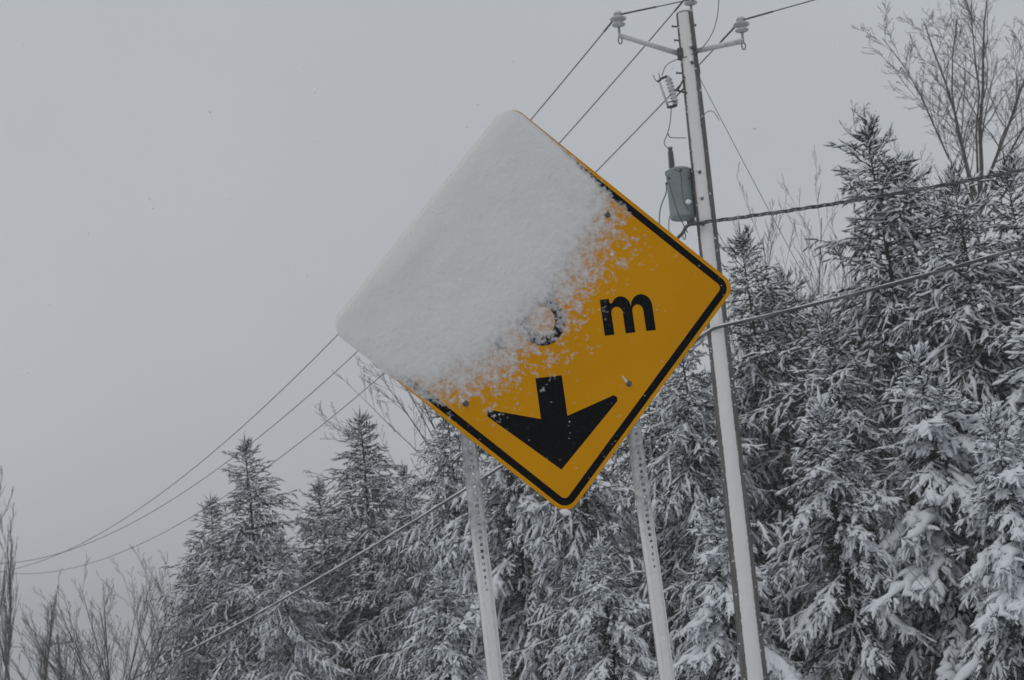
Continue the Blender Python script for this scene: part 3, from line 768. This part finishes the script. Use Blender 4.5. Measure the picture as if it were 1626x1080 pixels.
    wF = r.uniform(0.009, 0.022, n_) * (1.10 + 0.66 * heavy) * qz[sel]; hF = wF * r.uniform(.6, 1.1, n_)
    if heavy >= 1: stn = np.array([0.0, 0.45, 0.85, 1.07]); wf = np.array([.85, 1.0, .72, .16])
    else: stn = np.array([0.0, 0.5, 1.02]); wf = np.array([.85, 1.0, .38])
    rows = []; nst_ = len(stn)
    for si in range(nst_):
        cpt = P + D * (Ls * stn[si])[:, None] + G * 0.012
        ww = (wF * wf[si])[:, None] * r.uniform(.6, 1.35, (n_, 1)); hh = (hF * wf[si])[:, None] * r.uniform(.6, 1.35, (n_, 1))
        rows.append(np.stack([cpt + Sd * ww, cpt + G * hh, cpt - Sd * ww, cpt - G * hh * .45], 1))
    SV = np.stack(rows, 1).reshape(-1, 3)
    tri = []
    for si in range(nst_ - 1):
        for j in range(4):
            a_i, b_i = si * 4 + j, si * 4 + (j + 1) % 4
            tri += [(a_i, b_i, b_i + 4), (a_i, b_i + 4, a_i + 4)]
    e_ = (nst_ - 1) * 4
    tri += [(e_, e_ + 1, e_ + 2), (e_, e_ + 2, e_ + 3)]
    ST = (np.arange(n_)[:, None, None] * (4 * nst_) + np.array(tri)[None]).reshape(-1, 3)

    # ---- snow pads on limbs: flattened lumpy tubes
    def pads(Pp, wp, ns_):
        n0, m = Pp.shape[:2]; thv = np.arange(ns_) * 2 * np.pi / ns_
        Tn = nrm(np.gradient(Pp, axis=1)); Gp = nrm(WIND - Tn * (Tn @ WIND)[..., None]); Sp = np.cross(Tn, Gp)
        wj = wp * r.uniform(.5, 1.45, (n0, m))
        sh = r.normal(0, .35, (n0, m))
        cpt = Pp + Gp * .010 + Sp * (sh * wj)[..., None]
        rg = cpt[:, :, None] + (Sp[:, :, None] * np.cos(thv)[:, None] + Gp[:, :, None] * (np.sin(thv) * np.where(np.sin(thv) > 0, .62, .25))[:, None]) * wj[..., None, None] * r.uniform(.65, 1.35, (n0, m, ns_, 1))
        I2 = np.arange(n0 * m * ns_).reshape(n0, m, ns_); J2 = np.roll(I2, -1, 2)
        T_ = [np.stack([I2[:, :-1], J2[:, :-1], J2[:, 1:]], -1).reshape(-1, 3), np.stack([I2[:, :-1], J2[:, 1:], I2[:, 1:]], -1).reshape(-1, 3)]
        for e_ in (0, m - 1):
            for i in range(1, ns_ - 1): T_.append(np.stack([I2[:, e_, 0], I2[:, e_, i], I2[:, e_, i + 1]], -1))
        return rg.reshape(-1, 3), np.concatenate(T_)
    use = (r.random(nb_) < np.clip(0.15 + .5 * heavy, 0, .95)) & ~back
    wpad = (0.012 + 0.052 * heavy * r.uniform(0.2, 1.5, nb_)) * np.minimum(1, L / 1.2) * np.interp(q, [0, .6, 1], [1.1, .85, .25])
    v1, t1 = pads(Pb[use][:, 2:], wpad[use][:, None] * np.array([.2, .35, .55, .8, 1, 1.1, 1.1, 1.0, .85, .6, .3]), 7)
    use = (r.random(N2) < sn_t) & (lt > .2)
    wt = (0.011 + (0.040 if heavy < 1.3 else 0.056) * heavy * r.uniform(.2, 1.7, N2) * np.clip(.35 + t, 0, 1.1))
    v2, t2 = pads(Pt[use], wt[use][:, None] * np.array([.6, 1, 1, .8, .3]), 5)
    t1 = t1 + len(SV); t2 = t2 + len(SV) + len(v1)
    SV = np.concatenate([SV, v1, v2]); ST = np.concatenate([ST, t1, t2])
    tm = mesh_py(name + "_trunk", tr.v, tr.f)
    return tm, mesh_tris(name + "_foliage", NV, NT), mesh_tris(name + "_snow", SV, ST), len(NT) + len(ST)


SPR = []
specs = [  # H, R, seed, heavy, dens, snow_prob, branch gap
    (7.0, 2.55, 11, 0.25, 1.01, 0.90, 1.10),
    (7.0, 2.85, 12, 0.60, 1.01, 0.92, 1.20),
    (7.0, 2.35, 13, 0.18, 1.01, 0.90, 1.05),
    (6.0, 2.45, 14, 1.05, 1.06, 0.95, 1.75),
    (5.6, 2.35, 19, 1.45, 1.08, 0.97, 2.0),
]
tot = 0
for i, (H, R, sd, hv, dn, spb, gp) in enumerate(specs):
    tm, nm, sm, cnt = spruce_meshes("spruce_%d" % i, H, R, sd, hv, dn, spb, gp); tot += cnt
    tm.materials.append(M['spruce_bark']); nm.materials.append(M['needle']); sm.materials.append(M['tree_snow'])
    SPR.append((H, tm, nm, sm))
print("spruce triangles:", tot)


def spruce(px, py, Y, var, label, rot=0, wide=1.0, group="snowy spruces behind the sign"):
    t = at(px, py, Y); h = t.z
    H, tm, nm, sm = SPR[var]
    o = empty("spruce_tree", (t.x, t.y, 0)); s = h / H
    o.scale = (s * wide, s * wide, s); o.rotation_euler.z = math.radians(rot)
    link("trunk", tm, None, o); link("foliage", nm, None, o); link("snow", sm, None, o)
    tag(o, label, "spruce", group)
    return o


TREES = [
    # px, py (top), depth, variant, rotation, width, label
    (387, 704, 42, 0, 12, 1.14, "tall snowy spruce left of the sign, its pointed top touching the wires"),
    (330, 796, 48, 2, -15, 1.2, "small pointed spruce at the left end of the row, beside the bare shrub"),
    (565, 664, 43, 2, 20, 1.25, "slender-topped snowy spruce left of the sign, among bare branches"),
    (505, 770, 45, 0, -22, 1.2, "lower snowy spruce between the two pointed ones left of the sign"),
    (638, 745, 39, 0, 5, .9, "lower frosted spruce just left of the left post"),
    (705, 615, 37, 1, -10, .85, "tall frosted spruce directly behind the sign's lower left edge"),
    (445, 850, 38, 1, 25, 1.0, "low snowy spruce under the left cable, in front of the tall one"),
    (300, 905, 44, 0, 30, 1.0, "lowest spruce at the far left of the row, next to bare shrub"),
    (790, 560, 34, 3, 14, .82, "snowy spruce behind the left post, its top hidden by the sign"),
    (905, 600, 31, 1, -20, .9, "darker spruce between the two sign posts, top hidden by the sign"),
    (1010, 540, 33, 2, 8, 1.0, "frosted spruce behind the right post"),
    (1075, 505, 29, 1, -14, .85, "frosted spruce between the right post and the pole"),
    (950, 860, 24, 3, 21, 1.0, "low heavily laden spruce between the posts at the bottom"),
    (700, 900, 27, 3, -12, 1.05, "low laden spruce at the bottom, left of the left post"),
    (1172, 372, 31, 0, 24, .95, "thin-topped spruce just right of the sign's right corner"),
    (1240, 440, 33, 1, -8, 1.0, "short frosted spruce right of the pole, in front of thin bare trees"),
    (1310, 490, 28, 1, 17, .95, "mid-height snowy spruce below the twisted cable"),
    (1372, 202, 30, 0, -5, 1.02, "tallest pointed spruce right of the pole"),
    (1432, 258, 32, 1, 28, .95, "spruce top just right of the tallest pointed spruce"),
    (1512, 275, 28, 1, -24, .86, "broad spruce standing in front of the bare tree"),
    (1592, 262, 29, 0, 10, 1.0, "spruce at the right edge beside the bare tree's trunk"),
    (1700, 300, 26, 1, 0, 1.0, "spruce cut by the right edge of the picture"),
    (1130, 800, 23.5, 4, -25, 1.0, "low laden spruce behind the foot of the pole"),
    (1300, 640, 24, 3, 10, .95, "heavily laden spruce just right of the lower pole"),
    (1455, 560, 23.5, 4, -18, .95, "heavily laden spruce with broad white boughs at lower right"),
    (1640, 480, 22.5, 4, 22, .95, "nearest dark spruce with thick snow pads at the lower right corner"),
    (1575, 655, 21.6, 4, -8, .9, "low spruce with the heaviest rounded snow pads at lower right"),
    # second row, seen in the gaps
    (1215, 470, 38, 2, 11, 1.1, "narrow frosted spruce between the pole and the tallest spruce"),
    (860, 640, 44, 1, 33, 1.2, "far spruce seen in the gap between the posts"),
    (1120, 600, 42, 0, -31, 1.2, "far spruce in the gap left of the pole"),
    (1280, 520, 43, 1, 15, 1.2, "far spruce in the gap under the thin bare trees"),
    (1450, 420, 40, 0, 21, 1.2, "far spruce behind the broad spruces on the right"),
    (1580, 420, 40, 1, -9, 1.2, "far spruce behind the right edge spruces"),
    (610, 860, 50, 0, 2, 1.2, "far spruce in the gap left of the left post"),
    (480, 900, 52, 0, 9, 1.2, "far low spruce behind the left cluster"),
]
for (px, py, Y, var, rot, wide, lab) in TREES:
    spruce(px, py, Y, var, lab, rot, wide)


# ------------------------------------------------------------------ bare deciduous trees
def tubes_fast(groups):
    """many thin tubes at once; groups: {(points, sides): [(P, r), ...]}"""
    VV, TT, off = [], [], 0
    for (k, ns_), lst in groups.items():
        P = np.array([a for a, _ in lst]); R2 = np.array([b for _, b in lst]); n0 = len(P)
        T = nrm(np.gradient(P, axis=1)); ref = np.where(np.abs(T[..., :1]) < .8, np.array([1., 0, 0]), np.array([0, 1., 0]))
        e1 = nrm(np.cross(T, ref)); e2 = np.cross(T, e1); th = np.arange(ns_) * 2 * np.pi / ns_
        rg = P[:, :, None] + (e1[:, :, None] * np.cos(th)[:, None] + e2[:, :, None] * np.sin(th)[:, None]) * R2[..., None, None]
        I2 = off + np.arange(n0 * k * ns_).reshape(n0, k, ns_); J2 = np.roll(I2, -1, 2)
        TT += [np.stack([I2[:, :-1], J2[:, :-1], J2[:, 1:]], -1).reshape(-1, 3), np.stack([I2[:, :-1], J2[:, 1:], I2[:, 1:]], -1).reshape(-1, 3)]
        VV.append(rg.reshape(-1, 3)); off += n0 * k * ns_
    return np.concatenate(VV), np.concatenate(TT)


def bare_tree(name, base_pt, stems, levels, seed, label, group, child=(7, 6, 5), ang=(0.35, 0.65), ratio=(0.42, 0.62), trop=0.25, rmin=0.005, cat="bare tree", wob=0.05, cf=0.5):
    """stems: list of (start offset, direction, length, radius); branches grow up from them"""
    r = np.random.default_rng(seed); rr_ = random.Random(seed); root = empty(name, base_pt); tag(root, label, cat, group)
    trunk, br = {}, {}

    def grow(p, d, L, rad0, lev, store):
        k = (7, 5, 4, 3)[min(lev, 3)]
        dirs = nrm(np.array(d, float)) + np.cumsum(r.normal(0, wob * (1 + lev * .5), (k - 1, 3)) + np.array([0, 0, trop * .12 * lev]), 0)
        P = np.concatenate([[p], p + np.cumsum(nrm(dirs) * L / (k - 1), 0)])
        rr2 = np.maximum(rad0 * np.linspace(1, .22 if lev else .28, k), rmin * .7)
        store.setdefault((k, 6 if lev == 0 else (4 if lev < 2 else 3)), []).append((P, rr2))
        if lev >= levels: return
        nch = max(2, int(round(child[min(lev, len(child) - 1)] * rr_.uniform(.75, 1.25))))
        for c in range(nch):
            t = 0.22 + 0.77 * (c + rr_.uniform(.1, .9)) / nch
            x = t * (k - 1); j = min(int(x), k - 2); pt = P[j] + (P[j + 1] - P[j]) * (x - j); tg = nrm(P[j + 1] - P[j])
            a = rr_.uniform(*ang); az = rr_.uniform(0, 6.28)
            rf = np.array([1., 0, 0]) if abs(tg[0]) < .8 else np.array([0, 1., 0])
            e1 = np.cross(tg, rf); e1 /= math.sqrt(e1 @ e1); e2 = np.cross(tg, e1)
            nd = tg * math.cos(a) + (e1 * math.cos(az) + e2 * math.sin(az)) * math.sin(a) + np.array([0, 0, trop])
            grow(pt, nd, L * rr_.uniform(*ratio) * (1.15 - .6 * t), max((rr2[j] + (rr2[j + 1] - rr2[j]) * (x - j)) * cf, rmin), lev + 1, br)
    for (off, d, L, rd) in stems: grow(np.array(off, float), d, L, rd, 0, trunk)
    link("trunk", mesh_tris("trunk", *tubes_fast(trunk)), M['twig'], root); link("branches", mesh_tris("branches", *tubes_fast(br)), M['twig'], root)
    return root


G_B = "leafless trees"
# big leafless tree behind the right-hand spruces: fan of rising limbs
Yb = 44
b0 = at(1556, 925, Yb); b0.z = 0
o0 = np.array(b0)
fork = np.array(at(1556, 330, Yb)) - o0
st = [((0, 0, 0), fork / np.linalg.norm(fork), np.linalg.norm(fork), 0.13)]
for (p0, p1, rd, dy) in (((1556, 330), (1530, -60), .085, 0), ((1556, 330), (1475, 20), .075, .5), ((1556, 345), (1385, 70), .045, -.6), ((1556, 330), (1605, 40), .075, -.3),
                         ((1556, 340), (1650, 90), .06, .8), ((1556, 400), (1430, 20), .06, 1.0), ((1556, 335), (1560, -40), .05, -1.), ((1557, 430), (1385, 170), .045, -.8), ((1556, 360), (1690, 180), .05, .6)):
    A_ = np.array(at(*p0, Yb)) - o0; B_ = np.array(at(*p1, Yb + dy)) - o0
    st.append((A_, B_ - A_, np.linalg.norm(B_ - A_), rd * .8))
bare_tree("bare_tree", b0, st, 3, 51, "tall leafless tree fanning out above the spruces at upper right", G_B, child=(18, 9, 6), ang=(.4, .95), ratio=(.20, .44), trop=.12, rmin=.0055, cf=.45, wob=.085)
# thin hazy ones right of the pole
for i, (px, py, Y, sd, lab) in enumerate(((1256, 305, 52, 61, "thin hazy leafless tree left of the tallest spruce, highest of its clump"), (1225, 330, 50, 62, "thin leafless tree nearest the guy wire, left in its clump"),
                                         (1295, 330, 50, 63, "thin leafless tree touching the tallest spruce, right in its clump"), (1180, 385, 55, 64, "faint thin leafless tree close to the pole"))):
    t = at(px, py + 60, Y); b0 = Vector((t.x + .3, Y, 0))
    bare_tree("bare_tree", b0, [((0, 0, 0), (-.3 / t.z, 0, 1), t.z, .05), ((.2, .2, 0), (.12, .05, 1), t.z * .86, .035), ((-.2, .1, 0), (-.12, -.05, 1), t.z * .82, .035), ((.5, .4, 0), (.22, .1, 1), t.z * .78, .03), ((-.45, -.2, 0), (-.2, .1, 1), t.z * .74, .03)], 3, sd, lab, G_B, child=(22, 8, 5), ang=(.3, .6), ratio=(.22, .36), trop=.3, rmin=.006)
# leafless tree behind the sign, limbs reaching out to its left
Yb = 46; b0 = at(735, 1000, Yb); b0.z = 0; o0 = np.array(b0); st = []
for (p0, p1, rd) in (((735, 1000), (690, 690), .12), ((700, 740), (600, 555), .045), ((690, 700), (584, 476), .03), ((700, 760), (552, 592), .035), ((690, 780), (484, 648), .04), ((720, 760), (640, 520), .05), ((700, 800), (520, 655), .03), ((650, 800), (478, 745), .03), ((720, 800), (760, 500), .06)):
    A_ = np.array(at(*p0, Yb)) - o0; B_ = np.array(at(*p1, Yb)) - o0; st.append((A_, B_ - A_, np.linalg.norm(B_ - A_) * .95, rd * .55))
bare_tree("bare_tree", b0, st, 3, 71, "leafless tree behind the sign with limbs reaching left above the spruces", G_B, child=(8, 6, 4), ang=(.3, .8), ratio=(.2, .4), trop=.12, rmin=.0055)
# rounded multi-stem shrubs at lower left
for (px, py, Y, sd, nst, sp_, srad, lab) in ((165, 892, 42, 81, 26, .8, .022, "broad leafless multi-stemmed shrub at lower left"), (85, 985, 46, 82, 12, .6, .02, "smaller leafless shrub beside the poplars"), (262, 880, 45, 83, 5, .22, .013, "thin upright leafless saplings between shrub and spruces")):
    t = at(px, py, Y); b0 = Vector((t.x, Y, 0)); r2 = np.random.default_rng(sd); st = []
    for i in range(nst):
        a = i * 2.4 + r2.normal(0, .3); tl = sp_ * math.sqrt((i + .5) / nst)
        st.append(((r2.normal(0, .15), r2.normal(0, .15), 0), (math.cos(a) * tl, math.sin(a) * tl, 1), t.z * r2.uniform(.86, .97) / math.sqrt(1 + .5 * tl * tl), srad))
    bare_tree("bare_shrub", b0, st, 3, sd, lab, "leafless shrubs at lower left", child=(8, 5, 4), ang=(.3, .65), ratio=(.22, .42), trop=.12, rmin=.0045, wob=.05, cf=.45, cat="shrub")
# columnar poplars at the left edge
for (px, py, Y, sd, lab) in ((-8, 760, 62, 91, "tall columnar leafless poplar cut by the left edge"), (36, 830, 60, 92, "columnar leafless poplar where the wires vanish at left"), (6, 850, 58, 94, "nearer columnar poplar at the left edge, trunk dark"), (72, 960, 66, 93, "shorter columnar leafless poplar right of the taller ones at left edge")):
    t = at(px, py, Y); foot = at(px - 8, 1090, Y); b0 = Vector((foot.x - .1, Y, 0))
    bare_tree("poplar_tree", b0, [((0, 0, 0), (t.x - b0.x, 0, t.z), t.z * .95, .06)], 3, sd, lab, "columnar poplars at the left edge", child=(26, 10, 6), ang=(.14, .30), ratio=(.2, .42), trop=.35, rmin=.0055, cf=.36, cat="poplar")

# ------------------------------------------------------------------ second, distant utility pole
fy = 140
ft = at(92, 1012, fy); fb_ = Vector((ft.x + .15, fy, 0))
fp_ = empty("utility_pole", fb_); tag(fp_, "small distant utility pole with a crossarm behind the shrub at lower left", "utility pole")
MB().tube([(0, 0, 0), (ft.x - fb_.x, 0, ft.z)], [.17, .12], 10).build("pole_shaft", M['pole_wood'], fp_)
MB().box((ft.x - fb_.x, -.15, ft.z - .55), (2.6, .14, .16)).build("cross_arm", M['pole_wood'], fp_, True)
for x in (-1.2, -.45, .45, 1.2):
    MB().lathe([(.05, 0), (.11, .08), (.10, .2), (.04, .28)], 8, (ft.x - fb_.x + x, -.15, ft.z - .47)).build("insulator", M['dark_porcelain'], fp_)
MB().lathe([(.05, 0), (.11, .08), (.10, .2), (.04, .28)], 8, (ft.x - fb_.x, 0, ft.z)).build("insulator", M['dark_porcelain'], fp_)

# ------------------------------------------------------------------ falling snow
rs = np.random.default_rng(99); nfl = 2600
Yf = rs.uniform(2.5, 19, nfl); xf = rs.uniform(-.42, .42, nfl) * (Yf + 2); zf = rs.uniform(0.2, 8.5, nfl)
keepf = rs.random(nfl) < 0.8
C3 = np.stack([xf, Yf, zf], -1)[keepf]; sz = rs.uniform(0.0016, 0.0042, len(C3))
octv = np.array([(1, 0, 0), (-1, 0, 0), (0, 1, 0), (0, -1, 0), (0, 0, 1), (0, 0, -1)], float)
octf = np.array([(0, 2, 4), (2, 1, 4), (1, 3, 4), (3, 0, 4), (2, 0, 5), (1, 2, 5), (3, 1, 5), (0, 3, 5)])
V = (C3[:, None] + octv[None] * sz[:, None, None] * rs.uniform(.6, 1.3, (len(C3), 6, 1))).reshape(-1, 3)
T = (np.arange(len(C3))[:, None, None] * 6 + octf[None]).reshape(-1, 3)
fs_ = link("falling_snow", mesh_tris("falling_snow", V, T), M['snow'])
tag(fs_, "fine snowflakes falling through the air", "snow", kind="stuff")

# ------------------------------------------------------------------ snow-laden air
hz = bpy.data.materials.new("snowy_air"); hz.use_nodes = True
N = hz.node_tree.nodes; N.clear()
ho = N.new("ShaderNodeOutputMaterial"); pv = N.new("ShaderNodeVolumePrincipled")
pv.inputs["Color"].default_value = (0.93, 0.945, 0.96, 1); pv.inputs["Density"].default_value = 0.0022
hz.node_tree.links.new(pv.outputs[0], ho.inputs["Volume"])
hb = MB().box((0, 0, 9.9), (810, 810, 22.4)).build("haze", hz, None, True)
tag(hb, "pale grey snowy air", "haze", kind="stuff")
